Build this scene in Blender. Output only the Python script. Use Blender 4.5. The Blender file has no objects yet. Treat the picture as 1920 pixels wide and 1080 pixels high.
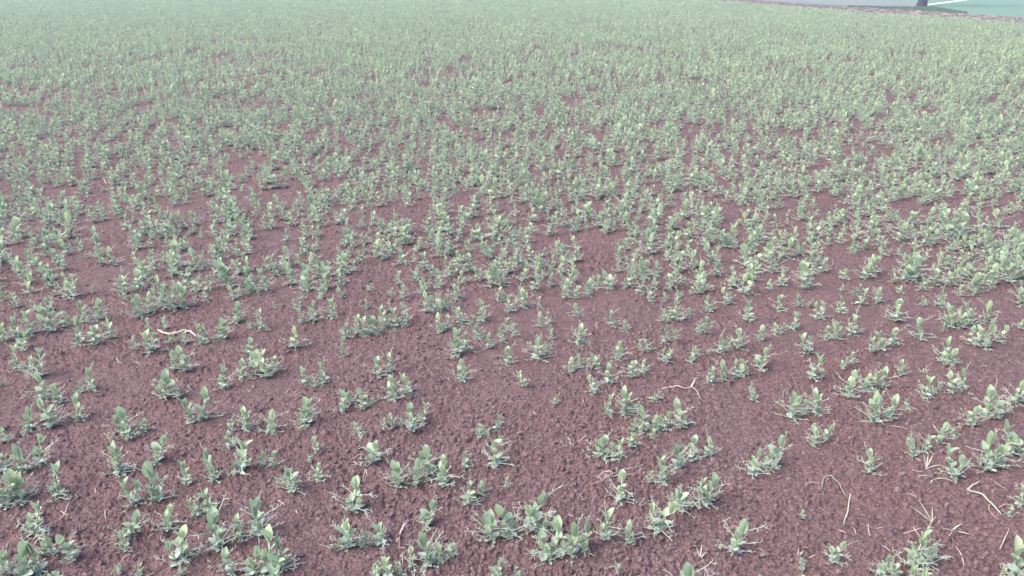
import bpy, math, random
import numpy as np
from mathutils import Vector, Matrix
R = math.radians
C = bpy.context.scene.collection
SC = bpy.context.scene

# ------------------------------------------------------------------ camera
F_PX, CAM_H, PITCH = 1507.0, 1.5, R(21.7)
cam = bpy.data.cameras.new('camera')
cam.sensor_width = 36; cam.lens = 36*F_PX/1920
cam.clip_start = 0.05; cam.clip_end = 2000
camo = bpy.data.objects.new('camera', cam); C.objects.link(camo)
camo.location = (0, 0, CAM_H); camo.rotation_euler = (R(90)-PITCH, 0, 0)
SC.camera = camo

# ------------------------------------------------------------------ light: overcast daylight
SUN_EL, SUN_AZ = R(52), R(-112)
w = bpy.data.worlds.new('World'); SC.world = w; w.use_nodes = True
nt = w.node_tree
bg = nt.nodes['Background']
sky = nt.nodes.new('ShaderNodeTexSky'); sky.sky_type = 'NISHITA'; sky.sun_disc = False
sky.sun_elevation = SUN_EL; sky.sun_rotation = SUN_AZ
sky.air_density = 1.0; sky.dust_density = 4.0; sky.ozone_density = 1.0
nt.links.new(sky.outputs[0], bg.inputs[0]); bg.inputs[1].default_value = 0.135
sun = bpy.data.lights.new('sun', 'SUN'); sun.energy = 1.1; sun.angle = R(48); sun.color = (1.0, .95, .9)
suno = bpy.data.objects.new('sun', sun); C.objects.link(suno)
sd = Vector((math.sin(SUN_AZ)*math.cos(SUN_EL), math.cos(SUN_AZ)*math.cos(SUN_EL), math.sin(SUN_EL)))
suno.rotation_euler = sd.to_track_quat('Z', 'Y').to_euler(); suno.location = (0, 0, 20)
SC.view_settings.view_transform = 'Standard'; SC.view_settings.look = 'None'
SC.view_settings.gamma = 1; SC.view_settings.exposure = 1.8
SC.cycles.volume_bounces = 1

# ------------------------------------------------------------------ helpers
def tag(o, label=None, cat=None, group=None, kind=None):
    if label: o['label'] = label
    if cat: o['category'] = cat
    if group: o['group'] = group
    if kind: o['kind'] = kind
    return o
def at(px, py, z=0.0):                      # point of the ground seen at a place of the photo
    dx, dy = (px-960)/F_PX, -(py-540)/F_PX
    c, s = math.cos(PITCH), math.sin(PITCH)
    d = (dx, c + dy*s, -s + dy*c)
    t = (z-CAM_H)/d[2]
    return d[0]*t, d[1]*t
def to_px(x, y, z=0.0):
    c, s = math.cos(PITCH), math.sin(PITCH)
    zz = z-CAM_H
    depth = y*c - zz*s
    up = y*s + zz*c
    return 960 + F_PX*x/depth, 540 - F_PX*up/depth

class MB:
    def __init__(s): s.v = []; s.f = []; s.m = []
    def grid(s, rows, mat=0):
        b = len(s.v); n = len(rows[0])
        for r in rows: s.v.extend(r)
        for i in range(len(rows)-1):
            for j in range(n-1):
                a = b+i*n+j; s.f.append((a, a+1, a+1+n, a+n)); s.m.append(mat)
    def tube(s, pts, rad, mat=0, k=4, flat=1.0):
        pts = [Vector(p) for p in pts]; b = len(s.v); n = len(pts)
        if not hasattr(rad, '__len__'): rad = [rad]*n
        for i, p in enumerate(pts):
            t = (pts[min(i+1, n-1)]-pts[max(i-1, 0)])
            t = t.normalized() if t.length > 1e-9 else Vector((0, 0, 1))
            u = t.cross(Vector((0, 0, 1)))
            u = u.normalized() if u.length > 1e-3 else Vector((1, 0, 0))
            w_ = t.cross(u)
            for q in range(k):
                a = 2*math.pi*q/k
                s.v.append(p + (u*math.cos(a) + w_*math.sin(a)*flat)*rad[i])
        for i in range(n-1):
            for q in range(k):
                a = b+i*k+q; c = b+i*k+(q+1) % k
                s.f.append((a, c, c+k, a+k)); s.m.append(mat)
        s.f.append(tuple(b+q for q in range(k))[::-1]); s.m.append(mat)
        s.f.append(tuple(b+(n-1)*k+q for q in range(k))); s.m.append(mat)
    def mesh(s, name, mats):
        me = bpy.data.meshes.new(name)
        me.from_pydata([tuple(v) for v in s.v], [], s.f)
        for m in mats: me.materials.append(m)
        me.polygons.foreach_set('material_index', s.m)
        me.polygons.foreach_set('use_smooth', [True]*len(s.f))
        me.update(); return me
def link(name, me, parent=None, loc=(0, 0, 0)):
    o = bpy.data.objects.new(name, me); C.objects.link(o); o.location = loc
    if parent: o.parent = parent
    return o

# value noise / cells in numpy
def _h(ix, iy, s):
    n = (ix*374761393 + iy*668265263 + s*1442695041).astype(np.int64) & 0xffffffff
    n = ((n ^ (n >> 13))*1274126177) & 0xffffffff
    return ((n ^ (n >> 16)) & 0xffffff)/float(0xffffff)
def vn(x, y, s):
    ix = np.floor(x).astype(np.int64); iy = np.floor(y).astype(np.int64)
    fx = x-ix; fy = y-iy; fx = fx*fx*(3-2*fx); fy = fy*fy*(3-2*fy)
    a = _h(ix, iy, s); b = _h(ix+1, iy, s); c = _h(ix, iy+1, s); d = _h(ix+1, iy+1, s)
    return (a*(1-fx)+b*fx)*(1-fy)+(c*(1-fx)+d*fx)*fy
def fbm(x, y, s, o=4):
    r = 0; a = .5
    for i in range(o):
        r = r + a*vn(x*2**i, y*2**i, s+i*17); a *= .5
    return r
def clods(x, y, cell, s, rmin, rmax, prob):
    gx = x/cell; gy = y/cell
    ix = np.floor(gx).astype(np.int64); iy = np.floor(gy).astype(np.int64)
    out = np.zeros_like(x)
    for di in (-1, 0, 1):
        for dj in (-1, 0, 1):
            jx = ix+di; jy = iy+dj
            px = jx+_h(jx, jy, s); py = jy+_h(jx, jy, s+1)
            r = rmin+(rmax-rmin)*_h(jx, jy, s+2)**2
            on = _h(jx, jy, s+3) < prob
            an = _h(jx, jy, s+4)*3.14
            ddx = gx-px; ddy = gy-py
            u = ddx*np.cos(an)+ddy*np.sin(an); v = (-ddx*np.sin(an)+ddy*np.cos(an))*1.35
            d2 = (np.abs(u)**2.4+np.abs(v)**2.4)/r**2.4
            h = np.where(on & (d2 < 1), np.sqrt(np.clip(1-d2, 0, 1))*r, 0)
            out = np.maximum(out, h)
    return out*cell
ROW_AZ = R(59.4); ROW_SP = 0.142
rdx, rdy = math.sin(ROW_AZ), math.cos(ROW_AZ)
_ox, _oy = at(300, 935)
ROW_OFF = (-_ox*rdy + _oy*rdx)
def row_coord(x, y): return (-x*rdy + y*rdx - ROW_OFF)/ROW_SP
def height(x, y):
    x = np.asarray(x, float); y = np.asarray(y, float)
    d = np.hypot(x, y)
    k = np.clip((22-d)/6, 0, 1); kn = np.clip((19-d)/7, 0, 1)
    wx = x+.03*(vn(x*9, y*9, 91)-.5)+.004*(vn(x*45, y*45, 93)-.5); wy = y+.03*(vn(x*9, y*9, 92)-.5)+.004*(vn(x*45, y*45, 94)-.5)
    rc = row_coord(x, y)+.5*(vn(x*2.5, y*2.5, 4)-.5)
    h = .040*(fbm(x*1.3, y*1.3, 3, 3)-.45)++.018*(fbm(x*7, y*7, 8, 3)-.45)+.003*np.cos(2*np.pi*rc)
    rough = np.clip(.75+2.6*(fbm(x*2.6, y*2.6, 55, 4)-.38), .3, 1.12)
    c1 = clods(wx, wy, .045, 11, .12, .42, .35)
    c2 = clods(wx, wy, .022, 21, .12, .6, .6)
    c3 = clods(wx, wy, .0105, 31, .2, .72, .75)
    fine = .006*(fbm(x*60, y*60, 70, 3)-.4)-.004*np.clip(.12-np.abs(fbm(x*22, y*22, 75, 2)-.37), 0, .12)/.12*(vn(x*5, y*5, 78) > .45)
    cr = (c1*.5+np.maximum(c2*.72, c3*.75)+1.1*fine)*rough
    return h*k+cr*kn
def gz(x, y): return float(height(np.array([x]), np.array([y]))[0])

# ------------------------------------------------------------------ materials
def mat(name, rough=.8, spec=.3):
    m = bpy.data.materials.new(name); m.use_nodes = True
    b = m.node_tree.nodes['Principled BSDF']
    b.inputs['Roughness'].default_value = rough
    b.inputs['Specular IOR Level'].default_value = spec
    return m, m.node_tree, b
def N(nt, t, **k):
    n = nt.nodes.new(t)
    for a, v in k.items(): setattr(n, a, v)
    return n
def noise(nt, scale, detail=3, rough=.5, coord='Object', dist=0):
    tc = N(nt, 'ShaderNodeTexCoord'); n = N(nt, 'ShaderNodeTexNoise')
    n.inputs['Scale'].default_value = scale; n.inputs['Detail'].default_value = detail
    n.inputs['Roughness'].default_value = rough; n.inputs['Distortion'].default_value = dist
    nt.links.new(tc.outputs[coord], n.inputs['Vector']); return n
def ramp(nt, src, stops):
    r = N(nt, 'ShaderNodeValToRGB'); e = r.color_ramp.elements
    while len(e) < len(stops): e.new(.5)
    for i, (p, c) in enumerate(stops): e[i].position = p; e[i].color = (*c, 1)
    nt.links.new(src, r.inputs[0]); return r
def mix(nt, fac, a, b, mode='MIX'):
    m = N(nt, 'ShaderNodeMix', data_type='RGBA', blend_type=mode)
    for sock, v in ((m.inputs[0], fac), (m.inputs[6], a), (m.inputs[7], b)):
        if hasattr(v, 'is_output'): nt.links.new(v, sock)
        else: sock.default_value = v if not isinstance(v, tuple) else (*v, 1)
    return m.outputs[2]
def bump(nt, b, src, strength, dist):
    n = N(nt, 'ShaderNodeBump'); n.inputs['Strength'].default_value = strength
    n.inputs['Distance'].default_value = dist
    nt.links.new(src, n.inputs['Height']); nt.links.new(n.outputs[0], b.inputs['Normal'])

def soil_mat():
    m, t, b = mat('soil', .92, .2)
    big = noise(t, 1.1, 4); mid = noise(t, 30, 6, .7); fine = noise(t, 120, 5, .7)
    c = ramp(t, mid.outputs[0], [(.32, (.070, .043, .046)), (.5, (.110, .070, .074)), (.68, (.158, .110, .115))])
    c2 = mix(t, big.outputs[0], c.outputs[0], (.112, .067, .066))
    fr = ramp(t, fine.outputs[0], [(.35, (.5, .47, .49)), (.5, (1, 1, 1)), (.68, (1.5, 1.48, 1.52))])
    c3 = mix(t, 1.0, c2, fr.outputs[0], 'MULTIPLY')
    t.links.new(c3, b.inputs['Base Color'])
    v = N(t, 'ShaderNodeTexVoronoi'); v.inputs['Scale'].default_value = 160
    tc = N(t, 'ShaderNodeTexCoord'); t.links.new(tc.outputs['Object'], v.inputs['Vector'])
    a = N(t, 'ShaderNodeMath', operation='SUBTRACT'); t.links.new(fine.outputs[0], a.inputs[0]); t.links.new(v.outputs[0], a.inputs[1])
    bump(t, b, a.outputs[0], .8, .005)
    return m
SOIL = soil_mat()
def crumb_mat():
    m, t, b = mat('soil_crumb', .95, .1)
    oi = N(t, 'ShaderNodeObjectInfo'); n = noise(t, 1.5, 4, .6)
    a = N(t, 'ShaderNodeMath', operation='ADD'); t.links.new(oi.outputs['Random'], a.inputs[0]); t.links.new(n.outputs[0], a.inputs[1])
    r = ramp(t, a.outputs[0], [(.3, (.074, .048, .052)), (.8, (.108, .072, .078)), (1.4, (.150, .106, .114))])
    t.links.new(r.outputs[0], b.inputs['Base Color'])
    return m
CRUMB = crumb_mat()
def leaf_mat(name, cols, rough=.55, trans=.25, spec=.2, nsc=90):
    m, t, b = mat(name, rough, spec)
    oi = N(t, 'ShaderNodeObjectInfo'); n = noise(t, nsc, 3, .6)
    a = N(t, 'ShaderNodeMath', operation='MULTIPLY_ADD'); a.inputs[1].default_value = .38
    t.links.new(oi.outputs['Random'], a.inputs[0])
    s = N(t, 'ShaderNodeMath', operation='MULTIPLY'); s.inputs[1].default_value = .45
    t.links.new(n.outputs[0], s.inputs[0]); s2 = N(t, 'ShaderNodeMath', operation='ADD'); s2.inputs[1].default_value = .08
    t.links.new(s.outputs[0], s2.inputs[0]); t.links.new(s2.outputs[0], a.inputs[2])
    r = ramp(t, a.outputs[0], [(.1, cols[0]), (.5, cols[1]), (.9, cols[2])])
    t.links.new(r.outputs[0], b.inputs['Base Color'])
    bump(t, b, n.outputs[0], .25, .002)
    if trans:
        tr = N(t, 'ShaderNodeBsdfTranslucent'); t.links.new(r.outputs[0], tr.inputs[0])
        mx = N(t, 'ShaderNodeMixShader'); mx.inputs[0].default_value = trans
        out = t.nodes['Material Output']
        t.links.new(b.outputs[0], mx.inputs[1]); t.links.new(tr.outputs[0], mx.inputs[2])
        t.links.new(mx.outputs[0], out.inputs[0])
    return m
LEAF = leaf_mat('pea_leaf', [(.25, .335, .245), (.325, .41, .285), (.40, .475, .31)])
LOWLEAF = leaf_mat('pea_lower_leaf', [(.25, .325, .28), (.33, .40, .35), (.42, .48, .42)], .65, .15)
TIP = leaf_mat('pea_tip_leaf', [(.30, .395, .275), (.37, .465, .305), (.445, .525, .305)], .65, .35)
TEND = leaf_mat('pea_tendril', [(.34, .40, .33), (.44, .49, .41), (.54, .58, .48)], .5, .1)
STEM = leaf_mat('pea_stem', [(.24, .33, .24), (.31, .40, .28), (.36, .45, .30)], .5, 0)
STRAW = leaf_mat('straw', [(.28, .19, .17), (.42, .31, .28), (.62, .50, .44)], .7, 0, .2, 60)
STRAWG = leaf_mat('dry_grass', [(.24, .25, .20), (.36, .38, .31), (.48, .49, .41)], .6, .1, .2, 60)
DARKM = leaf_mat('dark_debris', [(.02, .015, .025), (.04, .03, .045), (.05, .04, .05)], .7, 0)
BARKM = leaf_mat('bark', [(.035, .03, .05), (.045, .04, .065), (.06, .05, .075)], .95, 0, .1, 12)
GRASS = leaf_mat('verge_grass', [(.06, .10, .075), (.09, .14, .10), (.13, .18, .13)], .6, .1, .2, 9)
CROWN = leaf_mat('tree_leaf', [(.04, .07, .03), (.07, .11, .05), (.09, .13, .06)], .5, .2)
def flat_mat(name, c1, c2, sc, rough=.9):
    m, t, b = mat(name, rough, .15)
    n = noise(t, sc, 6, .65); n2 = noise(t, sc*.07, 2)
    r = ramp(t, n.outputs[0], [(.3, c1), (.7, c2)])
    c = mix(t, n2.outputs[0], r.outputs[0], tuple(.5*(a+b_) for a, b_ in zip(c1, c2)))
    t.links.new(c, b.inputs['Base Color']); bump(t, b, n.outputs[0], .5, .05)
    return m
CROP = flat_mat('far_crop', (.085, .155, .115), (.12, .20, .15), 6)
TRACKM = flat_mat('track', (.12, .135, .13), (.17, .185, .175), 5)
LITTER = flat_mat('litter_soil', (.065, .042, .048), (.13, .09, .092), 14)
VERGEM = flat_mat('verge_soil', (.05, .08, .06), (.08, .11, .08), 10)
PATHM = flat_mat('pale_path', (.50, .53, .52), (.66, .68, .67), 3)

# ------------------------------------------------------------------ the ground: one sheet, dense near the camera
def build_ground():
    half = 38.0
    az = np.concatenate([np.linspace(-half, half, 1150), np.linspace(half, 360-half, 60)[1:-1]])
    az = np.radians(az)
    el = np.radians(np.linspace(52, 3.2, 1000))
    rad = np.concatenate([[.02, .3, .7], CAM_H/np.tan(el), np.geomspace(28, 420, 24)])
    A, Rr = np.meshgrid(az, rad)
    X = Rr*np.sin(A); Y = Rr*np.cos(A)
    Z = height(X.ravel(), Y.ravel()).reshape(X.shape)
    nr, na = X.shape
    co = np.stack([X, Y, Z], -1).reshape(-1, 3).astype(np.float32)
    i, j = np.meshgrid(np.arange(nr-1), np.arange(na), indexing='ij')
    j2 = (j+1) % na
    f = np.stack([i*na+j, (i+1)*na+j, (i+1)*na+j2, i*na+j2], -1).reshape(-1, 4).astype(np.int32)
    me = bpy.data.meshes.new('ground')
    me.vertices.add(len(co)); me.vertices.foreach_set('co', co.ravel())
    me.loops.add(f.size); me.loops.foreach_set('vertex_index', f.ravel())
    me.polygons.add(len(f)); me.polygons.foreach_set('loop_start', np.arange(0, f.size, 4, dtype=np.int32))
    me.polygons.foreach_set('use_smooth', np.ones(len(f), dtype=bool))
    me.materials.append(SOIL); me.update(calc_edges=True); me.validate()
    return tag(link('ground', me), 'bare brown crumbly field soil', None, None, 'structure')
build_ground()

def sheet(name, pix, m, z, label, extra=None):
    pts = [at(*p) for p in pix] if pix else extra
    me = bpy.data.meshes.new(name)
    me.from_pydata([(x, y, z) for x, y in pts], [], [tuple(range(len(pts)))])
    me.materials.append(m); me.update()
    if me.polygons[0].normal.z < 0: me.flip_normals()
    return tag(link(name, me), label, None, None, 'structure')
EDGE_LO = [(1250, -5), (1400, 8.5), (1590, 23.5), (1671, 29.5), (1780, 36.5), (1915, 47.5), (2150, 69)]
EDGE_UP = [(1250, -15), (1400, 0), (1590, 13), (1671, 17.5), (1780, 24.5), (1915, 33), (2150, 50)]
# far green crop: everything beyond the field's edge
e0, e1 = at(*EDGE_UP[0]), at(*EDGE_UP[-1])
sheet('far_field', None, CROP, .004, 'smooth green field beyond the edge of the pea field',
      [at(*p) for p in EDGE_UP]+[(300, -40), (330, 250), (-250, 330), (-80, 60+e0[1])])
sheet('field_margin', EDGE_LO+EDGE_UP[::-1], LITTER, .008, 'strip of bare soil and dry litter along the edge of the pea field')
sheet('farm_track', [(1300, -15), (1500, -4.5), (1720, 4.2), (1724, 13), (1600, 11.5), (1500, 7), (1400, -.5), (1300, -9)], TRACKM, .012, 'grey farm track behind the field edge')
sheet('grass_verge', [(1590, 12), (1660, 13), (1715, 12.8), (1745, 13), (1775, 17), (1815, 25.5), (1780, 24.8), (1671, 18), (1590, 13.8)], VERGEM, .016, 'dark grassy verge round the foot of the tree')
sheet('path', [(1732, 9.2), (1775, 3.7), (1810, -.8), (1870, -8), (1870, -6.5), (1812, .9), (1776, 5.6), (1733, 11.3)], PATHM, .012, 'thin white path edge running away behind the tree')

# ------------------------------------------------------------------ pea plants
def frame(az, el):
    a = Vector((math.cos(az)*math.cos(el), math.sin(az)*math.cos(el), math.sin(el)))
    c = Vector((-math.sin(az), math.cos(az), 0))
    return a, c, a.cross(c)
def stipule(mb, p, az, el, L, W, rnd, mi, nu=6, nv=4, bend=.5, cup=.35, roll=0.0):
    a, c, n = frame(az, el)
    if roll:
        c2 = c*math.cos(roll)+n*math.sin(roll); n = n*math.cos(roll)-c*math.sin(roll); c = c2
    rows = []; wob = rnd.uniform(-.12, .12); rip = rnd.uniform(0, 6)
    for i in range(nu+1):
        t = (1-math.cos(math.pi*i/nu))*.5
        wd = W*.5*(.22*(1-t)+math.sin(math.pi*t**1.08)**.55 if 0 < t < 1 else .24 if t == 0 else .12)
        cen = p + a*(L*(t-.10*bend*t*t)) - n*(L*bend*.33*t*t) + c*(wob*L*t*t)
        row = []
        for j in range(nv+1):
            s = -1+2*j/nv
            z = cup*wd*(abs(s)**1.6) + .05*wd*math.sin(rip+7*t+3*s)
            row.append(cen + c*(s*wd) + n*z)
        rows.append(row)
    mb.grid(rows, mi)
def tendril(mb, p, az, el, L, rnd, mi, lod=False, r0=.0012):
    a, c, n = frame(az, el)
    droop = rnd.uniform(0, .3); side = rnd.uniform(-.25, .25)
    seg = 3 if lod else 5
    main = []
    for i in range(seg+1):
        t = i/seg
        q = p + a*(L*t) - Vector((0, 0, 1))*(droop*L*t*t*.6) + c*(side*L*t*t)
        q.z = max(q.z, .004+.004*rnd.random()); main.append(q)
    mb.tube(main, [r0*(1-.45*i/seg) for i in range(seg+1)], mi, 3)
    nb = 2 if lod else rnd.randint(4, 6)
    for k in range(nb):
        t = rnd.uniform(.62, 1.0) if k else 1.0
        q0 = main[0].lerp(main[-1], t) if t < 1 else main[-1]
        ii = min(seg-1, int(t*seg)); q0 = main[ii].lerp(main[ii+1], t*seg-ii)
        az2 = az+rnd.uniform(.35, 1.1)*(1 if k % 2 else -1); el2 = el+rnd.uniform(-.6, .7)
        l2 = L*rnd.uniform(.16, .34); pts = [q0.copy()]
        curl = rnd.uniform(-1.6, 1.6); sg = 2 if lod else 4
        cur = q0.copy()
        for i in range(sg):
            az2 += curl/sg*rnd.uniform(.3, 1.2); el2 += rnd.uniform(-.5, .4)
            aa, _, _ = frame(az2, el2); cur = cur+aa*(l2/sg)
            cur.z = max(cur.z, .003); pts.append(cur.copy())
        mb.tube(pts, [r0*.62*(1-.35*i/sg) for i in range(sg+1)], mi, 3)
        if not lod and rnd.random() < .6:
            q1 = pts[2]; aa, _, _ = frame(az2+rnd.uniform(-1.5, 1.5), el2+rnd.uniform(-.4, .8))
            mb.tube([q1, q1+aa*l2*.25, q1+aa*l2*.4+Vector((0, 0, 1))*l2*.12], [r0*.5, r0*.45, r0*.35], mi, 3)
def shoot(parts, base, H, rnd, lod=False, lean_az=None, mis=(0, 0, 0, 0)):
    """parts: dict of MB for stem, leaves, shoot_tip, tendrils; H total height"""
    nn = max(3, min(7, int(round(H/.0175))))
    la = rnd.uniform(0, 6.28) if lean_az is None else lean_az
    lean = rnd.uniform(.0, .35)
    hs = H*.63
    zs = [hs*((i+.35)/(nn-.65))**1.45 if i else hs*.05 for i in range(nn)]
    zs = [hs*(.06+.94*(i/(nn-1))**1.6) for i in range(nn)]
    pts = [base.copy()]; az = rnd.uniform(0, 6.28); azs = []
    for i, z in enumerate(zs):
        f = z/hs
        p = base+Vector((math.cos(la)*lean*z*f, math.sin(la)*lean*z*f, z))+Vector((math.cos(az)*.0025, math.sin(az)*.0025, 0))
        pts.append(p); azs.append(az); az += math.pi+rnd.uniform(-.5, .5)
    parts['stem'].tube(pts, [.0022]+[.0021-.0007*i/nn for i in range(nn)], mis[0], 4)
    nu, nv = (3, 2) if lod else (6, 4)
    for i in range(nn):
        p = pts[i+1]; a0 = azs[i]; f = i/(nn-1)
        if i < nn-1:
            L = (.0155+.0165*f)*rnd.uniform(.8, 1.25)*(H/.11)**.5; W = L*rnd.uniform(.50, .70)
            el = R(14+56*f)+rnd.uniform(-.2, .25)
            for sgn in (-1, 1):
                if lod and rnd.random() < .25: continue
                stipule(parts['leaves'], p, a0+sgn*rnd.uniform(.6, 1.15), el+rnd.uniform(-.2, .2), L*rnd.uniform(.85, 1.1), W,
                        rnd, mis[1], nu, nv, rnd.uniform(.1, .9), rnd.uniform(.1, .5), sgn*rnd.uniform(-.2, .5))
            for _t in range(rnd.choice((0, 1)) if lod else rnd.choice((1, 1, 2))):
                tendril(parts['tendrils'], p, a0+rnd.uniform(-.3, .3)+(2.6 if _t else 0), R(rnd.uniform(5, 45)), rnd.uniform(.035, .062)*(H/.11)**.6, rnd, mis[3], lod, .0016 if lod else .0013)
        else:
            L = H-p.z+base.z; L = min(max(L, .022), .043)*rnd.uniform(1.0, 1.15)
            sp = rnd.uniform(.15, .6)
            for sgn in (-1, 1):
                W = L*rnd.uniform(.42, .56)
                stipule(parts['shoot_tip'], p, a0+sgn*1.3, R(90)-sp*rnd.uniform(.4, 1.0), L*rnd.uniform(.82, 1.08), W, rnd, mis[2], nu, nv,
                        rnd.uniform(-.3, .5), rnd.uniform(.15, .55), sgn*rnd.uniform(-.1, .4))
            if not lod:
                stipule(parts['shoot_tip'], p, a0, R(80), L*.7, L*.3, rnd, mis[2], nu, nv, .1, .8)
            if rnd.random() < .75:
                tendril(parts['tendrils'], p+Vector((0, 0, L*.1)), a0+rnd.uniform(-.5, .5), R(rnd.uniform(40, 82)), L*rnd.uniform(1.0, 1.5), rnd, mis[3], lod, .0011)
PN = ('stem', 'leaves', 'shoot_tip', 'tendrils'); PM = (STEM, LEAF, TIP, TEND)
NORM = .11
NT = 18
templates = []
for k in range(NT):
    rnd = random.Random(100+k)
    two = k % 3 == 0
    small = k >= 14
    sets = []
    p1 = {n: MB() for n in PN}; p2 = {n: MB() for n in PN}
    shoot(p1, Vector((0, 0, -.004)), NORM*(.8 if small else 1), rnd)
    a = rnd.uniform(0, 6.28); r_ = .014 if two else .006      # a second shoot, or the low side shoot most plants have
    shoot(p2, Vector((math.cos(a)*r_, math.sin(a)*r_, -.004)), NORM*(rnd.uniform(.6, .85) if two else rnd.uniform(.32, .5)), rnd, lean_az=a)
    mats = {'stem': [STEM], 'leaves': [LEAF, LOWLEAF], 'shoot_tip': [TIP], 'tendrils': [TEND]}
    p3 = {n: MB() for n in PN}; a += rnd.uniform(1.6, 4.5)
    shoot(p3, Vector((math.cos(a)*.007, math.sin(a)*.007, -.004)), NORM*rnd.uniform(.25, .42), rnd, lean_az=a)
    for parts in (p1, p2, p3):
        lm = parts['leaves']
        lm.m = [1 if min(lm.v[i].z for i in f) < .030 else 0 for f in lm.f]   # lower leaves are greyer
        for n in PN:
            if parts[n].v: sets.append((n, parts[n].mesh('pea_'+n, mats[n])))
    templates.append((two, sets))

def joined(parts_list, mats, name):
    mb = MB()
    for mi_map, p in parts_list:
        b = len(mb.v); mb.v += p.v; mb.f += [tuple(i+b for i in f) for f in p.f]; mb.m += [mi_map[m] for m in p.m]
    return mb.mesh(name, mats)
lib = bpy.data.collections.new('pea_library')        # not linked to the scene: only instanced
ALLM = [STEM, LEAF, TIP, TEND, LOWLEAF]
for k in range(NT):
    two, d = templates[k]
    vs, fs, ms = [], [], []
    MP = {'stem': [0], 'leaves': [1, 4], 'shoot_tip': [2], 'tendrils': [3]}
    for n, me in d:
        mp = MP[n]; b = len(vs)
        vs += [tuple(v.co) for v in me.vertices]
        fs += [tuple(i+b for i in p.vertices) for p in me.polygons]; ms += [mp[p.material_index] for p in me.polygons]
    me = bpy.data.meshes.new('pea_full'); me.from_pydata(vs, [], fs)
    for m in ALLM: me.materials.append(m)
    me.polygons.foreach_set('material_index', ms); me.polygons.foreach_set('use_smooth', [True]*len(fs)); me.update()
    lib.objects.link(bpy.data.objects.new('pea_%02d' % k, me))
NL = 10
for k in range(NL):
    rnd = random.Random(500+k); parts = {n: MB() for n in PN}
    shoot(parts, Vector((0, 0, 0)), NORM, rnd, True, mis=(0, 1, 2, 3))
    for q in range(2):
        a = rnd.uniform(0, 6.28); shoot(parts, Vector((math.cos(a)*.012, math.sin(a)*.012, 0)), NORM*rnd.uniform(.4, .85), rnd, True, a, mis=(0, 1, 2, 3))
    idm = {0: 0, 1: 1, 2: 2, 3: 3}
    lib.objects.link(bpy.data.objects.new('pea_%02d' % (NT+k), joined([(idm, parts[n]) for n in PN], ALLM, 'pea_light')))

def scatter(name, coll, pts, rots, scales, idx):
    me = bpy.data.meshes.new(name); n = len(pts)
    me.vertices.add(n); me.vertices.foreach_set('co', np.asarray(pts, np.float32).ravel())
    a = me.attributes.new('rot', 'FLOAT_VECTOR', 'POINT'); a.data.foreach_set('vector', np.asarray(rots, np.float32).ravel())
    a = me.attributes.new('scl', 'FLOAT_VECTOR', 'POINT'); a.data.foreach_set('vector', np.asarray(scales, np.float32).ravel())
    a = me.attributes.new('pick', 'INT', 'POINT'); a.data.foreach_set('value', np.asarray(idx, np.int32))
    me.update()
    o = link(name, me)
    g = bpy.data.node_groups.new(name, 'GeometryNodeTree')
    g.interface.new_socket('Geometry', in_out='INPUT', socket_type='NodeSocketGeometry')
    g.interface.new_socket('Geometry', in_out='OUTPUT', socket_type='NodeSocketGeometry')
    gi = g.nodes.new('NodeGroupInput'); go = g.nodes.new('NodeGroupOutput')
    ci = g.nodes.new('GeometryNodeCollectionInfo'); ci.inputs[0].default_value = coll
    ci.inputs['Separate Children'].default_value = True; ci.inputs['Reset Children'].default_value = True
    ip = g.nodes.new('GeometryNodeInstanceOnPoints'); ip.inputs['Pick Instance'].default_value = True
    def na(nm, dt):
        q = g.nodes.new('GeometryNodeInputNamedAttribute'); q.data_type = dt; q.inputs[0].default_value = nm
        return [s for s in q.outputs if s.enabled and s.name == 'Attribute'][0]
    g.links.new(gi.outputs[0], ip.inputs['Points']); g.links.new(ci.outputs[0], ip.inputs['Instance'])
    g.links.new(na('pick', 'INT'), ip.inputs['Instance Index'])
    g.links.new(na('rot', 'FLOAT_VECTOR'), ip.inputs['Rotation']); g.links.new(na('scl', 'FLOAT_VECTOR'), ip.inputs['Scale'])
    g.links.new(ip.outputs[0], go.inputs[0])
    md = o.modifiers.new('scatter', 'NODES'); md.node_group = g
    return o

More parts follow.
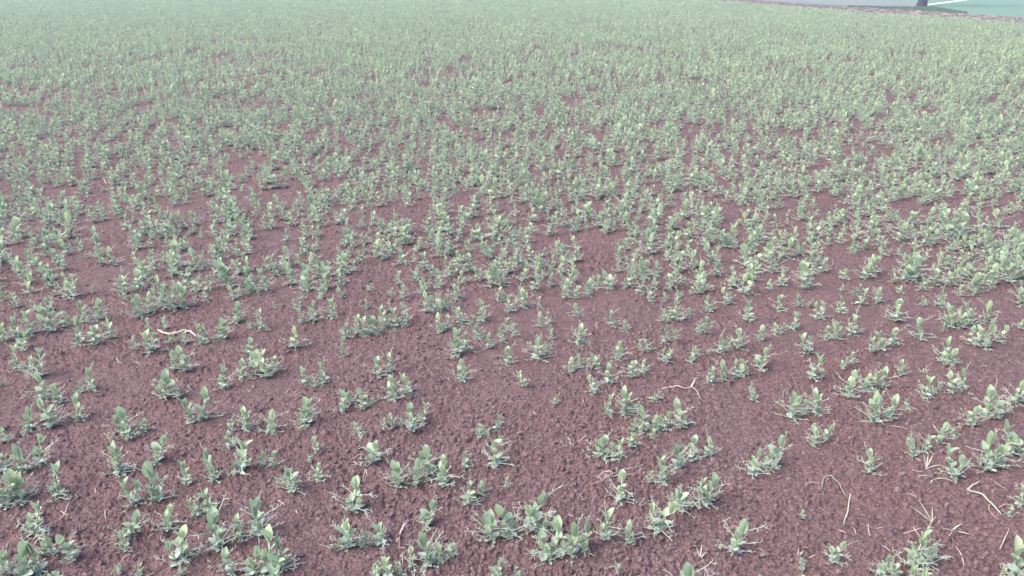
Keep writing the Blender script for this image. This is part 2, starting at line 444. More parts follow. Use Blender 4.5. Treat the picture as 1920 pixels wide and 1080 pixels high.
PL = """12,830,22 45,818,15 8,885,38 45,882,48 75,870,52 5,950,35 22,940,50 42,938,50 108,932,52 72,1000,50 98,1038,38 82,1045,25 140,1052,42 10,1079,38 
48,1080,50 70,1075,45 225,890,50 295,869,48 250,950,48 292,940,78 350,910,40 400,905,58 450,892,60 232,1032,32 245,1008,45 312,990,38 370,968,35 
395,960,45 342,1055,50 410,1032,82 452,1015,40 432,840,32 225,1082,20 258,1085,18 342,1085,18 435,1082,40 470,1082,48 245,825,28 512,818,15 
595,848,32 580,868,20 490,875,28 510,878,25 548,922,48 522,910,15 598,902,32 488,1005,75 508,1078,65 492,1078,28 530,1070,45 700,868,52 660,958,52 
652,1028,60 678,1025,30 715,1020,45 798,985,45 748,915,48 785,910,45 805,892,55 830,908,55 872,878,32 928,872,52 878,945,38 902,932,30 948,918,18 
920,1020,62 955,1010,55 805,1060,65 772,1060,30 825,1060,38 842,1050,30 705,1082,28 730,1082,40 752,1080,30 930,1082,35 900,820,15 915,820,20 
942,830,12 675,822,18 1130,858,48 1160,862,42 1185,838,28 1222,822,20 1200,820,15 1240,910,58 1218,908,22 1272,878,50 1302,858,42 1328,855,40 
1162,940,50 1322,948,68 1275,958,48 1412,888,40 1435,880,25 998,990,58 1015,1000,55 1022,1050,48 1042,1050,58 1072,1045,65 1092,1035,50 1135,1015,55 
1180,1022,38 1235,995,58 1378,1040,58 968,1084,15 1158,1081,10 1452,875,55 1525,842,32 1548,832,28 1628,890,38 1710,862,42 1732,855,32 1760,842,35 
1785,828,20 1845,885,70 1870,882,40 1890,855,48 1910,860,32 1782,898,50 1912,948,35 1502,970,22 1888,970,18 1565,1055,32 1505,1070,22 1710,1065,52 
1735,1055,42 1652,1080,32 1675,1080,32 1910,1075,68 1712,1078,12 1880,1082,10 29,578,28 5,565,25 105,555,20 175,550,10 235,565,20 262,600,58 
282,592,38 308,582,45 325,585,48 345,582,45 385,568,25 440,565,28 470,555,20 10,640,32 32,638,38 55,632,45 68,585,22 92,625,60 110,610,25 92,585,28 
125,615,28 158,605,40 182,605,38 148,650,48 180,652,38 208,640,42 280,622,22 312,622,25 282,665,42 252,660,25 322,650,20 348,650,25 382,652,42 
415,640,40 445,610,38 470,622,22 470,670,35 475,690,32 455,712,35 420,730,42 328,700,35 352,702,45 32,698,42 40,660,30 72,710,62 85,752,48 108,758,32 
150,742,22 172,738,38 148,788,48 55,805,38 98,800,45 1,730,22 308,748,52 332,745,42 358,795,48 382,790,65 242,812,55 268,808,25 462,810,38 435,810,20 
2,812,12 485,555,15 602,565,30 565,565,20 640,562,25 515,585,15 692,550,12 730,555,18 755,562,28 555,585,22 568,610,32 588,605,38 620,600,38 
490,622,38 688,580,22 650,638,32 670,628,38 688,630,42 708,625,38 720,612,45 740,615,45 758,612,48 552,655,42 642,672,30 800,592,42 822,590,40 
838,585,32 858,565,30 862,612,38 880,618,25 902,608,48 825,628,40 838,622,28 855,670,52 872,662,38 895,645,30 918,658,32 942,650,30 950,628,32 
935,568,25 955,590,38 500,710,60 485,702,38 515,700,32 575,722,38 592,730,20 608,720,38 642,772,40 658,758,32 682,768,38 698,762,18 712,712,40 
732,705,35 738,755,48 765,745,42 865,720,42 952,690,38 572,798,48 508,810,42 672,810,25 720,810,20 738,805,28 772,808,48 792,792,38 932,805,30 
895,812,20 908,815,18 982,582,35 968,568,15 1010,580,22 1060,562,28 1080,562,30 1102,555,22 1080,598,28 1220,568,28 1245,568,20 1272,558,22 
1295,552,18 1328,585,32 1362,572,28 1402,602,40 1248,605,25 1265,605,40 1290,595,20 1310,630,20 1322,628,35 1425,642,30 1382,655,38 1148,618,32 
1172,625,25 1010,620,30 1028,615,25 965,638,28 1032,642,30 1008,680,50 1022,670,25 1085,650,38 1245,648,35 1265,648,22 1200,660,22 1218,665,25 
1158,678,38 1248,682,28 1295,682,30 1308,670,22 1328,668,15 1348,665,32 1362,660,25 1070,702,30 1085,695,28 1102,695,22 1120,695,35 1142,725,42 
1185,715,35 1205,705,28 1112,742,30 982,732,38 1042,762,25 1330,720,35 1355,715,38 1385,708,38 1402,702,20 1425,692,40 1412,750,32 1140,778,38 
1172,780,50 1190,772,22 1225,755,25 1278,802,52 1188,810,30 1208,805,42 1230,808,32 1245,805,32 1460,585,32 1498,578,25 1515,578,18 1538,598,38 
1578,552,15 1575,590,32 1612,575,32 1645,572,32 1685,555,20 1678,605,38 1730,580,18 1760,580,35 1798,562,22 1825,560,18 1855,548,12 1912,575,30 
1455,630,22 1468,625,22 1488,618,35 1512,662,40 1550,638,28 1572,638,38 1598,630,40 1635,662,28 1655,655,35 1672,648,32 1725,638,38 1768,620,15 
1782,615,40 1802,615,40 1822,610,42 1845,605,38 1768,680,45 1782,685,32 1830,645,35 1850,652,48 1875,640,30 1915,618,22 1522,710,45 1540,708,22 
1580,690,20 1598,682,22 1690,700,30 1620,735,20 1630,728,40 1650,725,38 1590,745,48 1485,788,50 1505,778,30 1532,780,42 1638,800,60 1662,790,48 
1700,768,20 1735,750,42 1752,740,22 1785,740,35 1802,732,38 1820,805,38 1850,790,55 1870,790,45 1885,780,25 1905,765,48 1560,810,18 1525,810,12 """
plants = [tuple(int(q) for q in t.split(',')) for t in PL.split()]
info = []
for (px, py, hp) in plants:
    x, y = at(px, py-3)
    slant = math.hypot(math.hypot(x, y), CAM_H)
    phi = math.atan2(CAM_H, y)
    H = hp*slant/(F_PX*math.cos(phi))*.95
    H = max(.04, min(.135, H))
    info.append(dict(px=px, py=py, hp=hp, x=x, y=y, H=H))
info.sort(key=lambda d: -d['hp'])
near, rest = info[:300], info[300:]

NUM = ['no', 'one', 'two', 'three', 'four', 'five', 'six', 'seven', 'eight', 'nine', 'ten', 'eleven', 'twelve', 'thirteen', 'fourteen', 'fifteen', 'sixteen', 'seventeen', 'eighteen', 'nineteen']
TENS = ['', '', 'twenty', 'thirty', 'forty', 'fifty', 'sixty', 'seventy', 'eighty', 'ninety']
def num(n): return NUM[n] if n < 20 else TENS[n//10]+('-'+NUM[n % 10] if n % 10 else '')
# words for where a thing stands in the photo
def words_place(items, bw, bh):
    """items: dicts with px, py.  Cells of the photo, then rank from left to right in the cell."""
    COLS = ['far left', 'left', 'left of centre', 'centre', 'right of centre', 'right', 'far right']
    cells = {}
    for d in items:
        c = min(6, max(0, int(d['px']/(1920/7.0)))); b = max(0, int((1085-d['py'])/bh))
        cells.setdefault((c, b), []).append(d)
    ORD = ['first', 'second', 'third', 'fourth', 'fifth', 'sixth', 'seventh', 'eighth', 'ninth', 'tenth', 'eleventh', 'twelfth']
    for (c, b), L in cells.items():
        L.sort(key=lambda d: d['px'])
        up = round(100*((b+.5)*bh)/1080)
        band = 'at the bottom edge' if b == 0 else num(up)+' percent up'
        for i, d in enumerate(L):
            n = len(L)
            if n == 1: r = 'alone'
            elif i == 0: r = 'leftmost'
            elif i == n-1: r = 'rightmost'
            else: r = ORD[i]+' from left'
            d['rank'] = r; d['n'] = n; d['place'] = '%s, %s' % (COLS[c], band)
words_place(near, 0, 54)
LAND = [('pale curved stick', 330, 628), ('dry leaf stalk with a raised end', 1290, 728), ('tangle of dry roots', 1130, 900),
        ('long white stem', 1590, 955), ('broken dead maize stalk', 1850, 940), ('forked long straw', 753, 995), ('heap of straw chips', 555, 740),
        ('dark pellet', 796, 744), ('arched dry stem', 1560, 900)]
taken = {}
for nm, lx, ly in LAND:
    d = min((d for d in near if id(d) not in taken), key=lambda d: math.hypot(*(np.array(at(d['px'], d['py']))-np.array(at(lx, ly)))))
    taken[id(d)] = nm
rnd = random.Random(7)
GROUP = 'young pea plants in drilled rows on brown soil'
ui = 0
for i, d in enumerate(near):
    if d['H'] < .065: k = rnd.choice([14, 16, 17, 13, 10])
    else: k = rnd.randrange(0, 14)
    two, meshes = templates[k]
    z = gz(d['x'], d['y'])
    e = bpy.data.objects.new('pea_plant', None); C.objects.link(e)
    e.empty_display_size = .02
    e.location = (d['x'], d['y'], z)
    s = d['H']/(NORM*(.8 if k >= 14 else 1))
    wd = s*rnd.uniform(1.0, 1.3) if s < 1 else s*rnd.uniform(.95, 1.12)
    e.scale = (wd, wd, s)
    e.rotation_euler = (rnd.uniform(-.14, .14), rnd.uniform(-.14, .14), rnd.uniform(0, 6.28))
    size = 'tiny' if d['H'] < .055 else 'small' if d['H'] < .075 else 'medium' if d['H'] < .1 else 'tall'
    look = 'two-shoot pea plant' if two else 'pea plant'
    if id(d) in taken: lab = '%s %s closest to the %s' % (size, look, taken[id(d)])
    else:
        r = d['rank']
        lab = '%s %s, %s, %s' % (size, look, r if r == 'alone' else r+' of '+num(d['n']), d['place'])
    tag(e, lab, 'pea plant', GROUP)
    for n, me_ in meshes:
        o = bpy.data.objects.new(n, me_); C.objects.link(o); o.parent = e

# bare patches seen in the photo (centre x, y, half width, half height in photo pixels)
GAPS = """30,435,35,18 355,400,28,26 375,410,25,12 240,440,20,10 210,515,70,18 250,478,22,12 385,475,28,20 400,510,15,13 275,412,14,10
240,370,15,7 125,318,22,7 180,390,25,9 465,350,20,9 530,370,45,20 612,300,12,16 675,310,22,10 630,350,25,10 770,422,50,12 540,460,60,10 500,490,35,17
730,510,55,16 885,378,20,10 905,505,20,20 870,335,18,7 1040,450,55,17 1110,388,45,10 1125,465,30,24 1120,510,40,24 1210,275,30,6 1115,320,25,6
1235,307,30,6 1355,480,40,20 1370,503,30,16 1290,370,15,8 1350,345,15,12 1370,435,15,9 1010,310,20,8 1553,385,30,20 1605,290,30,12 1645,292,25,9
1590,495,45,17 1712,330,15,10 1705,400,42,16 1780,350,20,9 1900,385,35,12 1860,410,20,9 1880,450,25,10 1740,500,25,12 1690,475,12,20 1905,300,15,8
1790,315,12,7 1480,405,20,10 1445,465,18,8 1845,337,20,6 130,238,22,6 218,132,16,9 45,128,15,8 265,205,22,8 368,100,18,6 410,110,20,8 360,165,14,10
240,237,15,7 325,233,14,9 390,125,15,7 470,165,12,8 108,182,12,7 28,208,20,9 25,95,14,5 165,258,15,7 498,140,14,6 595,145,20,6 508,165,10,7
612,205,12,16 672,187,14,6 698,152,14,7 802,123,14,7 875,115,14,7 845,135,12,7 772,147,10,8 786,183,16,5 952,160,12,7 905,215,25,8 830,232,15,12
860,248,25,8 655,237,15,7 538,240,15,8 596,68,9,4 660,68,10,3 1070,190,30,6 1112,175,12,7 1120,258,22,10 1030,262,15,5 1222,242,20,6 1285,258,20,7
1400,235,25,6 1322,193,10,5 1312,228,15,5 1420,258,22,7 1105,45,40,2 1042,135,10,5 1008,95,8,6 975,103,18,3 1075,108,12,4 1277,53,6,3 1655,230,24,10
1740,213,30,8 1700,195,18,4 1745,222,16,7 1705,190,14,4 1460,250,22,12 1565,240,15,8 1620,250,20,6 1640,280,30,8 1750,107,20,3 1885,185,16,5
1520,200,10,6 1585,112,14,4 1605,75,22,3 1720,102,14,3 1895,245,14,6 1815,280,14,6"""
gaps = []
for t in GAPS.split():
    a, b, c, d = map(float, t.split(','))
    x0, y0 = at(a, b); xa, _ = at(a+c, b); _, yn = at(a, b+d); _, yf = at(a, max(-40, b-d))
    gaps.append((x0, (yn+yf)/2, abs(xa-x0), max(.05, (yf-yn)/2)))
EL = [at(*p) for p in EDGE_LO]
ex, ey = np.array([p[0] for p in EL]), np.array([p[1] for p in EL])
def edge_y(x):                      # far boundary of the pea field
    o = np.argsort(ex); return np.where(x < ex.min(), ey[o][0]+(ex.min()-x)*.9, np.interp(x, ex[o], ey[o]))
rg = np.random.default_rng(5)
us = np.arange(-30, 75, .076)                         # metres along a row
vr = np.arange(int(-20/ROW_SP), int(75/ROW_SP))
U, V = np.meshgrid(us, vr)
U = (U+rg.uniform(-.04, .04, U.shape)).ravel(); V = V.ravel()
W_ = V*ROW_SP+ROW_OFF+rg.normal(0, .016, U.shape)
X = U*rdx-W_*rdy; Y = U*rdy+W_*rdx
d = np.hypot(X, Y); ang = np.degrees(np.arctan2(X, Y))
keep = (Y > -.4) & (np.abs(ang) < 40+np.clip(30*(3-d), 0, 90)) & (Y < edge_y(X)-.12) & (d < 62)
X, Y = X[keep], Y[keep]
PX, PY = to_px(X, Y)
cover = fbm(X*1.6, Y*1.6, 41, 3)
dist = np.hypot(X, Y)
p = np.clip(.86+.06*np.clip((dist-4)/6, 0, 1)+1.5*(cover-.46), .12, 1.0)
far = np.clip((dist-9)/10, 0, 1); p = p*(1-far)+np.clip(p-.02, 0, 1)*far
infr = (PY > 556) & (PX > -30) & (PX < 1950) & (PY < 1100) & (Y > 0)
p = np.where(infr, 0, p); p = np.where((~infr) & (dist < 3.8), p*.5, p)
gapm = np.zeros(len(X), bool)
for (gx, gy, ga, gb) in gaps:
    gapm |= ((X-gx)/ga)**2+((Y-gy)/gb)**2 < 1
p = np.where(gapm, p*.05, p)
k = rg.random(len(X)) < p
X, Y, dist = X[k], Y[k], dist[k]
n = len(X)
sc = np.clip(rg.normal(.88, .21, n), .38, 1.35)*(.82+.5*fbm(X*1.1, Y*1.1, 77, 2))
RX, RY, RS = [d_['x'] for d_ in rest], [d_['y'] for d_ in rest], [d_['H']/NORM for d_ in rest]
X = np.concatenate([X, RX]); Y = np.concatenate([Y, RY]); sc = np.concatenate([sc, RS]); dist = np.hypot(X, Y); n = len(X)
Z = height(X, Y)
rot = np.stack([rg.uniform(-.18, .18, n), rg.uniform(-.18, .18, n), rg.uniform(0, 6.28, n)], -1)
wsc = sc*rg.uniform(.98, 1.28, n)
pick = np.where(dist < 11, rg.integers(0, NT, n), NT+rg.integers(0, NL, n))
print('stuff peas', n, 'near', int((dist < 11).sum()))
tag(scatter('pea_plants', lib, np.stack([X, Y, Z], -1), rot, np.stack([wsc, wsc, sc], -1), pick),
    'countless small pea plants filling the rest of the field to its far edge', 'pea plants', None, 'stuff')

# ------------------------------------------------------------------ soil crumbs
lib2 = bpy.data.collections.new('crumb_library')
import bmesh
for k in range(7):
    bm = bmesh.new(); bmesh.ops.create_icosphere(bm, subdivisions=2, radius=1)
    r_ = random.Random(k); o1 = Vector((r_.uniform(0, 9), r_.uniform(0, 9), r_.uniform(0, 9)))
    from mathutils import noise as mn
    for v in bm.verts:
        v.co *= 1+.55*mn.noise(v.co*1.1+o1)+.25*mn.noise(v.co*2.6+o1); v.co.z *= .72
    me = bpy.data.meshes.new('crumb'); bm.to_mesh(me); bm.free(); me.materials.append(CRUMB)
    lib2.objects.link(bpy.data.objects.new('crumb_%d' % k, me))
nC = 42000
el_ = np.radians(rg.uniform(6, 46, nC)); rr = CAM_H/np.tan(el_); aa = np.radians(rg.uniform(-37, 37, nC))
X = rr*np.sin(aa); Y = rr*np.cos(aa)
k = rg.random(nC) < np.clip(.25+2.6*(fbm(X*2.2, Y*2.2, 55, 3)-.36), .08, 1)
X, Y = X[k], Y[k]; n = len(X); Z = height(X, Y)
s = (.0016+.0075*rg.random(n)**3.2)*np.clip(np.hypot(X, Y)/4, 1, 2.2)
tag(scatter('soil_crumbs', lib2, np.stack([X, Y, Z+s*.15], -1), rg.uniform(0, 6.28, (n, 3)), np.stack([s, s, s], -1), rg.integers(0, 7, n)),
    'loose crumbs of brown soil lying over the field', 'soil crumbs', None, 'stuff')

# chaff: tiny bits of straw too many to count, on the field and along its far margin
lib3 = bpy.data.collections.new('chaff_library')
for k in range(6):
    r_ = random.Random(30+k); mb = MB()
    L = 1.0; pts = [Vector((L*(t-.5), .10*math.sin(t*3+k), .03*math.sin(t*5))) for t in (0, .33, .66, 1)]
    mb.tube(pts, .05+.02*r_.random(), 0, 4, .5)
    lib3.objects.link(bpy.data.objects.new('chaff_%d' % k, mb.mesh('chaff', [STRAW if k % 3 else STRAWG])))
nC = 1100
el_ = np.radians(rg.uniform(6, 46, nC)); rr = CAM_H/np.tan(el_); aa = np.radians(rg.uniform(-37, 37, nC))
X = rr*np.sin(aa); Y = rr*np.cos(aa); Z = height(X, Y)+.002; s = .004+.020*rg.random(nC)**2
mt = []
for a in range(1300):
    t = rg.random()*(len(EDGE_LO)-1.001); i = int(t); f = t-i; g = rg.random()
    lo = (EDGE_LO[i][0]*(1-f)+EDGE_LO[i+1][0]*f, EDGE_LO[i][1]*(1-f)+EDGE_LO[i+1][1]*f)
    up = (EDGE_UP[i][0]*(1-f)+EDGE_UP[i+1][0]*f, EDGE_UP[i][1]*(1-f)+EDGE_UP[i+1][1]*f)
    p0, p1 = at(*lo), at(*up)
    mt.append((p0[0]*(1-g)+p1[0]*g, p0[1]*(1-g)+p1[1]*g))
mt = np.array(mt); m_ = len(mt)
X = np.concatenate([X, mt[:, 0]]); Y = np.concatenate([Y, mt[:, 1]]); Z = np.concatenate([Z, np.full(m_, .03)])
s = np.concatenate([s, .06+.16*rg.random(m_)**2]); n = len(X)
rot = np.stack([rg.uniform(-.15, .15, n), rg.uniform(-.2, .2, n), rg.uniform(0, 6.28, n)], -1)
tag(scatter('straw_litter', lib3, np.stack([X, Y, Z], -1), rot, np.stack([s, s, s], -1), rg.integers(0, 6, n)),
    'small scattered bits of straw on the soil and along the far margin', 'straw litter', None, 'stuff')

# verge grass round the tree's foot
lib4 = bpy.data.collections.new('grass_library')
for k in range(4):
    r_ = random.Random(60+k); mb = MB()
    for q in range(16):
        a = r_.uniform(0, 6.28); L = r_.uniform(.12, .26); ax, cc, nn_ = frame(a, R(r_.uniform(45, 85)))
        b0 = Vector((r_.uniform(-.08, .08), r_.uniform(-.08, .08), 0))
        rows = [[b0+ax*(L*t)-Vector((0, 0, 1))*(L*.4*t*t*t)+cc*(s_*.005*(1-t*.9)) for s_ in (-1, 1)] for t in (0, .35, .7, 1)]
        mb.grid(rows)
    lib4.objects.link(bpy.data.objects.new('tuft_%d' % k, mb.mesh('tuft', [GRASS])))
vg = []
VP = [(1590, 12.6, 13.6), (1660, 13.5, 16.5), (1715, 13.3, 20), (1745, 13.8, 21.5), (1775, 18, 23.5), (1812, 25.3, 26)]
for a in range(900):
    t = rg.random()*(len(VP)-1.001); i = int(t); f = t-i; g = rg.random()
    x_ = VP[i][0]*(1-f)+VP[i+1][0]*f; lo = VP[i][1]*(1-f)+VP[i+1][1]*f; hi = VP[i][2]*(1-f)+VP[i+1][2]*f
    vg.append(at(x_, lo*(1-g)+hi*g))
vg = np.array(vg); n = len(vg)
tag(scatter('verge_grass', lib4, np.stack([vg[:, 0], vg[:, 1], np.full(n, .016)], -1), np.stack([np.zeros(n), np.zeros(n), rg.uniform(0, 6.28, n)], -1),
    np.repeat(rg.uniform(.25, .6, n)[:, None], 3, 1), rg.integers(0, 4, n)), 'dark grass growing on the verge under the tree', 'grass', None, 'stuff')

# ------------------------------------------------------------------ debris lying on the near soil, piece by piece
def lie(pix, lift, rad, m, name, flat=.6, jag=0.0):
    pts = []
    P = [at(*p) for p in pix]
    out = []
    for i in range(len(P)-1):                         # resample to follow the ground
        a, b = P[i], P[i+1]; k_ = 3 if len(P) > 2 else 4
        for q in range(k_): t = q/k_; out.append((a[0]+(b[0]-a[0])*t, a[1]+(b[1]-a[1])*t))
    out.append(P[-1]); n_ = len(out)
    L0 = out[0]; z0 = gz(*L0)
    zs = [gz(*p) for p in out]; zl = sum(zs)/n_
    for i, p in enumerate(out):
        t = i/(n_-1); z = max(zs[i]*.5+zl*.5, zs[i]-.001)+rad*.5+lift*math.sin(math.pi*t)
        pts.append(Vector((p[0]-L0[0], p[1]-L0[1], z-z0)))
    mb = MB(); rr_ = [rad*(1-.35*abs(2*i/(n_-1)-1)) for i in range(n_)]
    mb.tube(pts, rr_, 0, 6, flat)
    return link(name, mb.mesh(name, [m]), None, (L0[0], L0[1], z0)), (L0[0], L0[1], z0)
def branch(parent, org, pix, lift, rad, m, name, endlift=0.0):
    P = [at(*p) for p in pix]; out = []
    for i in range(len(P)-1):
        for q in range(4): t = q/4; out.append((P[i][0]+(P[i+1][0]-P[i][0])*t, P[i][1]+(P[i+1][1]-P[i][1])*t))
    out.append(P[-1]); n_ = len(out); zb = gz(*out[0])
    pts = [Vector((p[0]-org[0], p[1]-org[1], max(gz(*p), zb*.5)+rad*.5-org[2]+lift*math.sin(math.pi*i/(n_-1))+endlift*i/(n_-1))) for i, p in enumerate(out)]
    mb = MB(); mb.tube(pts, [rad*(1-.5*i/(n_-1)) for i in range(n_)], 0, 6, .6)
    return link(name, mb.mesh(name, [m]), parent)

o, g0 = lie([(296, 621), (304, 627), (318, 630), (334, 628), (346, 623), (357, 624), (369, 633)], .006, .0065, STRAW, 'dead_stick', .8)
tag(o, 'thick pale pinkish curved stick among pea plants, left', 'stick')
o, g0 = lie([(1240, 729), (1262, 727), (1285, 730), (1297, 725)], .004, .0028, STRAW, 'dry_leaf_stalk')
tag(o, 'dry leaf stalk with a raised pale end and a hanging branch, right of centre', 'dry stalk')
branch(o, g0, [(1296, 726), (1303, 716)], 0, .0048, STRAW, 'stalk_end', .012)
branch(o, g0, [(1298, 725), (1306, 733), (1313, 748)], .003, .0024, STRAW, 'side_branch')
o, g0 = lie([(1190, 887), (1165, 891), (1140, 897), (1125, 902)], .004, .0022, STRAW, 'root_tangle')
tag(o, 'pinkish tangle of dry roots with loops, right of centre near the bottom', 'dry roots')
for q in range(5):
    cx, cy = 1127+q*3, 897-q*1.5
    branch(o, g0, [(cx+(7+q)*math.cos(a*1.05+q), cy+(5+.5*q)*math.sin(a*1.05+q)) for a in range(6)], .006, .0013, STRAW, 'root_loop')
branch(o, g0, [(1130, 903), (1115, 906), (1098, 910)], .002, .0013, STRAW, 'root_end')
o, g0 = lie([(1582, 988), (1584, 972), (1590, 958), (1592, 940), (1596, 920)], .003, .0022, STRAWG, 'white_stem')
tag(o, 'long white dry stem lying alone on bare soil at lower right', 'dry stem')
o, g0 = lie([(1541, 912), (1543, 902), (1548, 896), (1557, 896), (1570, 907), (1577, 916), (1586, 928)], .008, .0015, STRAWG, 'arched_stem')
tag(o, 'arched greenish dry stem above the long white stem, lower right', 'dry stem')
o, g0 = lie([(1813, 922), (1824, 926), (1838, 931), (1849, 941), (1862, 950), (1878, 966)], .006, .0034, STRAWG, 'maize_stalk')
tag(o, 'broken dead maize stalk with a bent leaf and dark roots, lower right', 'dead stalk')
branch(o, g0, [(1813, 922), (1822, 917), (1836, 910)], .002, .0036, STRAWG, 'bent_leaf', .01)
branch(o, g0, [(1855, 946), (1853, 958), (1862, 970), (1872, 976)], .004, .0014, STRAW, 'root')
branch(o, g0, [(1870, 950), (1877, 960), (1880, 972), (1892, 984)], .006, .0016, DARKM, 'root')
branch(o, g0, [(1872, 952), (1884, 948), (1896, 951), (1898, 962)], .008, .0014, STRAW, 'root')
o, g0 = lie([(744, 1014), (750, 999), (757, 984), (765, 971)], .004, .0026, STRAW, 'forked_straw')
tag(o, 'long forked straw leaning up to the right near the bottom centre', 'straw')
branch(o, g0, [(755, 988), (749, 1004), (748, 1024)], .003, .0018, STRAW, 'straw_fork')

S = """112,953,130,963 110,971,134,941 198,952,198,973 226,1047,244,1036 357,857,368,866 178,912,179,922 361,932,373,933 278,1007,289,1000
519,935,534,943 555,953,558,960 745,1025,760,1028 754,1033,755,1056 683,877,688,888 680,893,686,878 656,859,686,850 770,838,781,835 727,838,739,843 663,862,670,874
1065,813,1071,832 1085,823,1106,812 1163,879,1195,874 1060,884,1067,878 1133,1066,1160,1060 1349,979,1372,967 1064,960,1076,970 1195,986,1197,978
1516,906,1538,907 1571,991,1587,999 1629,978,1632,1003 1602,988,1605,998 1694,1001,1729,993 1712,986,1724,1006 1875,1029,1892,992 1792,1020,1809,1056
1850,900,1889,923 1859,926,1867,920 1650,1022,1670,1034 1505,1024,1517,1027 1900,915,1920,904 1760,1040,1790,1050 1709,889,1727,892 1699,925,1720,933
206,643,223,649 219,673,223,682 223,682,231,683 250,680,264,686 321,603,333,604 168,575,177,563 47,566,48,574
632,697,637,713 621,713,637,714 537,737,548,728 550,736,558,732 552,742,566,737 553,749,569,742 583,744,601,748 500,740,516,733 665,679,682,666 731,668,736,655
1119,604,1119,621 1325,735,1328,741 1093,750,1095,756 1472,729,1468,744 1484,702,1492,709 1562,688,1578,704 1677,710,1685,721 1453,663,1468,658
1706,762,1721,771 1669,803,1702,811 92,306,100,300 112,372,128,366 403,368,418,366 1682,418,1707,427 1562,484,1560,501 1873,420,1874,431 160,334,177,336
192,332,199,344 10,433,24,438 1500,160,1550,150 1620,205,1632,199 1697,202,1706,203 1780,1003,1786,996 1436,1000,1444,994 1000,770,1006,776 905,660,912,653"""
straws = []
for t in S.split():
    a, b, c, d = map(float, t.split(','))
    straws.append(dict(px=(a+c)/2, py=(b+d)/2, e=((a, b), (c, d))))
words_place(straws, 0, 108)
LEN_W = lambda l: 'short' if l < .02 else 'long' if l > .045 else 'medium'
for i, s_ in enumerate(straws):
    (a, b), (c, d) = s_['e']
    thick = .003 if s_['py'] < 400 else rnd.uniform(.0010, .0018)
    md_ = ((a+c)/2+rnd.uniform(-1.5, 1.5), (b+d)/2+rnd.uniform(-1.5, 1.5))
    o, _ = lie([(a, b), md_, (c, d)], .002, thick, STRAW if rnd.random() < .8 else STRAWG, 'straw_piece', .55)
    P0, P1 = at(a, b), at(c, d); L = math.hypot(P0[0]-P1[0], P0[1]-P1[1])
    sl = 'upright' if abs(c-a) < 5 else 'level' if abs(d-b) < 3 else 'sloping up' if (d-b)*(c-a) < 0 else 'sloping down'
    r = s_['rank']
    tag(o, '%s straw %s, %s, %s' % (LEN_W(L), sl, r if r == 'alone' else r+' of '+num(s_['n']), s_['place']), 'straw', 'bits of straw lying on the soil')

# two dark lumps
for (px, py, r_, lab) in ((796, 745, .007, 'dark elongated pellet on the soil left of centre'), (827, 718, .008, 'dark round lump on bare soil just left of centre'), (1675, 1001, .009, 'dark crumb with thin threads on soil at lower right')):
    bm = bmesh.new(); bmesh.ops.create_icosphere(bm, subdivisions=3, radius=r_)
    for v in bm.verts:
        v.co *= 1+.5*mn.noise(v.co*160+Vector((px, 0, 0))); v.co.x *= .75; v.co.y *= 1.3; v.co.z *= .6
    me = bpy.data.meshes.new('dark_lump'); bm.to_mesh(me); bm.free(); me.materials.append(DARKM)
    x, y = at(px, py); tag(link('dark_lump', me, None, (x, y, gz(x, y)+.002)), lab, 'dark lump')

# grass seedlings (volunteer cereal)
def blade(mb, base, az, el, L, W, bend, n=6):
    rows = []; p = Vector(base); e = el
    for i in range(n+1):
        t = i/n; wv = W*(math.sin(math.pi*(.15+.8*t))**.6)*(1-t**3*.9)*.5
        cc = Vector((-math.sin(az), math.cos(az), 0))
        rows.append([p-cc*wv+Vector((0, 0, wv*.4)), p.copy(), p+cc*wv+Vector((0, 0, wv*.4))])
        a_, _, _ = frame(az, e); p = p+a_*(L/n); e -= bend/n; p.z = max(p.z, .002)
    mb.grid(rows)
SEED = [(1735, 885, 'grass seedling with four narrow upright blades below pea plants, lower right', [(1.9, 1.2, .06, .2), (1.2, 1.3, .055, .3), (.7, 1.0, .06, .4), (.1, .5, .07, .9)]),
        (1748, 905, 'drooping grass seedling with blades bent over to the soil, lower right', [(3.0, .9, .06, 2.0), (-.6, .8, .075, 1.6), (-2.3, .6, .03, 1.2)]),
        (1747, 982, 'grass seedling with two blades fanning up to the left, lower right', [(2.5, .5, .075, .2), (2.1, .8, .075, .2), (1.5, 1.2, .05, .1)]),
        (1785, 991, 'flat grass seedling with a blade to either side, lower right', [(.5, .35, .055, .5), (-.5, .25, .06, .4), (2.9, .3, .03, .3)]),
        (1732, 697, 'small two-bladed weed seedling on bare soil at right', [(2.2, .7, .04, .3), (.6, .5, .045, .6), (1.3, .9, .03, .2)]),
        (1312, 1050, 'faint thin green grass sprout on bare soil near the bottom', [(1.2, 1.3, .045, .3), (2.0, 1.1, .035, .4), (.4, 1.0, .03, .5)]),
        (1497, 1045, 'tiny grass sprout on soil beside a small pea plant, lower right', [(1.6, 1.2, .025, .3), (.5, .9, .02, .5)])]
for (px, py, lab, bl) in SEED:
    x, y = at(px, py); e = bpy.data.objects.new('grass_seedling', None); C.objects.link(e); e.empty_display_size = .02
    e.location = (x, y, gz(x, y)); tag(e, lab, 'grass seedling', 'grass seedlings between the pea rows')
    for (az_, el2, L, bd) in bl:
        mb = MB(); blade(mb, (0, 0, 0), az_, el2, L, .0042, bd); link('blade', mb.mesh('blade', [STRAWG]), e)

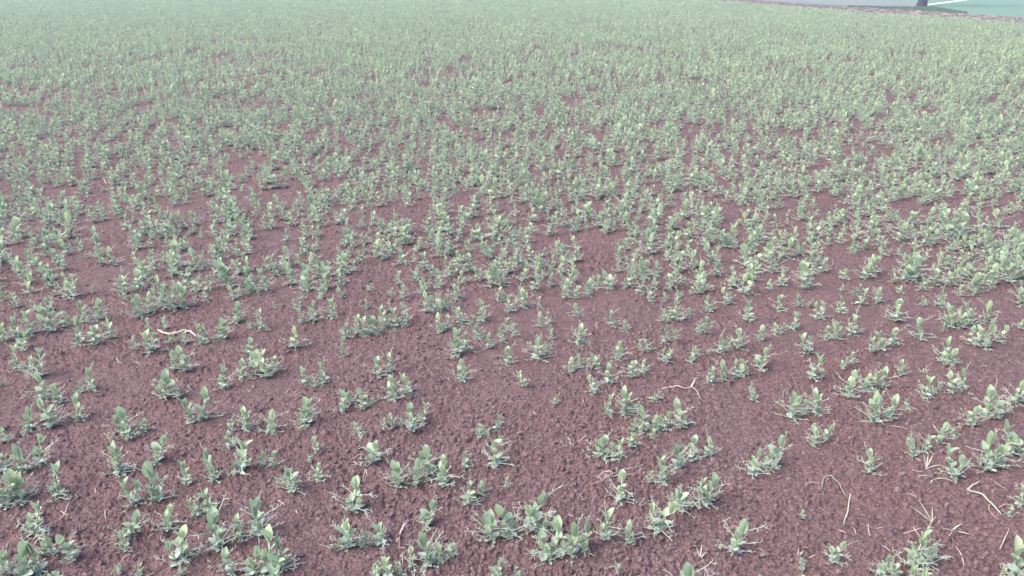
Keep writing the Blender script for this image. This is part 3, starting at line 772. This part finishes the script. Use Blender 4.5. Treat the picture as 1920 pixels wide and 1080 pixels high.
# ------------------------------------------------------------------ the tree whose foot shows at the top edge
tx, ty = at(1728, 12.5)
tree = bpy.data.objects.new('tree', None); C.objects.link(tree); tree.location = (tx, ty, 0)
tag(tree, 'dark trunked tree standing on the verge behind the field, at the top right', 'tree')
rt = random.Random(3); mb = MB(); pts = []; rad = []
NK = 14; sec = 16
for i in range(19):
    z = -.05+i*.14 if i < 8 else 1.0+(i-8)*.3
    pts.append(Vector((.03*z+.03*math.sin(z*1.7), .02*math.sin(z*1.3), z))); rad.append(.19*(1+.25*math.exp(-max(z, 0)*9))*(1-.07*z))
mb.tube(pts, rad, 0, sec)
for v in mb.v: v += (v-Vector((0, 0, v.z)))*.22*mn.noise(Vector((v.x*9, v.y*9, v.z*1.6)))
tips = []
top = pts[-1]
for q in range(9):
    a = q*2.4; z0 = 2.3+.2*q; s0 = Vector((.03*z0, 0, min(z0, top.z-.05))); p = s0.copy(); br = [p.copy()]; e_ = R(rt.uniform(30, 65))
    for j in range(5):
        ax, _, _ = frame(a, e_); p = p+ax*rt.uniform(.25, .4); a += rt.uniform(-.3, .3); e_ += rt.uniform(-.15, .2); br.append(p.copy())
    mb.tube(br, [.075, .06, .045, .034, .024, .012], 0, 8); tips += br[2:]
link('trunk', mb.mesh('trunk', [BARKM]), tree)
mb = MB()
for q in range(7000):
    t_ = tips[rt.randrange(len(tips))]
    v = Vector((rt.gauss(0, 1), rt.gauss(0, 1), rt.gauss(0, .8)))*.38
    if mn.noise((t_+v)*1.6) < -.12: continue
    stip_c = t_+v; a = rt.uniform(0, 6.28); ax, cc, nn_ = frame(a, rt.uniform(-.8, .8)); L = rt.uniform(.05, .1)
    b = len(mb.v); mb.v += [stip_c, stip_c+ax*L*.5+cc*L*.32, stip_c+ax*L, stip_c+ax*L*.5-cc*L*.32]; mb.f.append((b, b+1, b+2, b+3)); mb.m.append(0)
link('crown', mb.mesh('crown', [CROWN]), tree)

# ------------------------------------------------------------------ thin haze volume added to pale and tint the distance
def haze(density):
    me = bpy.data.meshes.new('haze'); a, z0, z1 = 430, -1.5, 7.5
    vs = [(x, y, z) for z in (z0, z1) for (x, y) in ((-a, -a), (a, -a), (a, a), (-a, a))]
    me.from_pydata(vs, [], [(3, 2, 1, 0), (4, 5, 6, 7), (0, 1, 5, 4), (1, 2, 6, 5), (2, 3, 7, 6), (3, 0, 4, 7)])
    m = bpy.data.materials.new('haze'); m.use_nodes = True; t = m.node_tree; t.nodes.clear()
    out = t.nodes.new('ShaderNodeOutputMaterial'); v = t.nodes.new('ShaderNodeVolumePrincipled')
    v.inputs['Color'].default_value = (.76, .88, .98, 1); v.inputs['Density'].default_value = density; v.inputs['Anisotropy'].default_value = .3
    t.links.new(v.outputs[0], out.inputs['Volume']); me.materials.append(m)
    tag(link('haze', me), 'thin bluish haze added to pale the far field', 'haze', None, 'stuff')
haze(.0032)
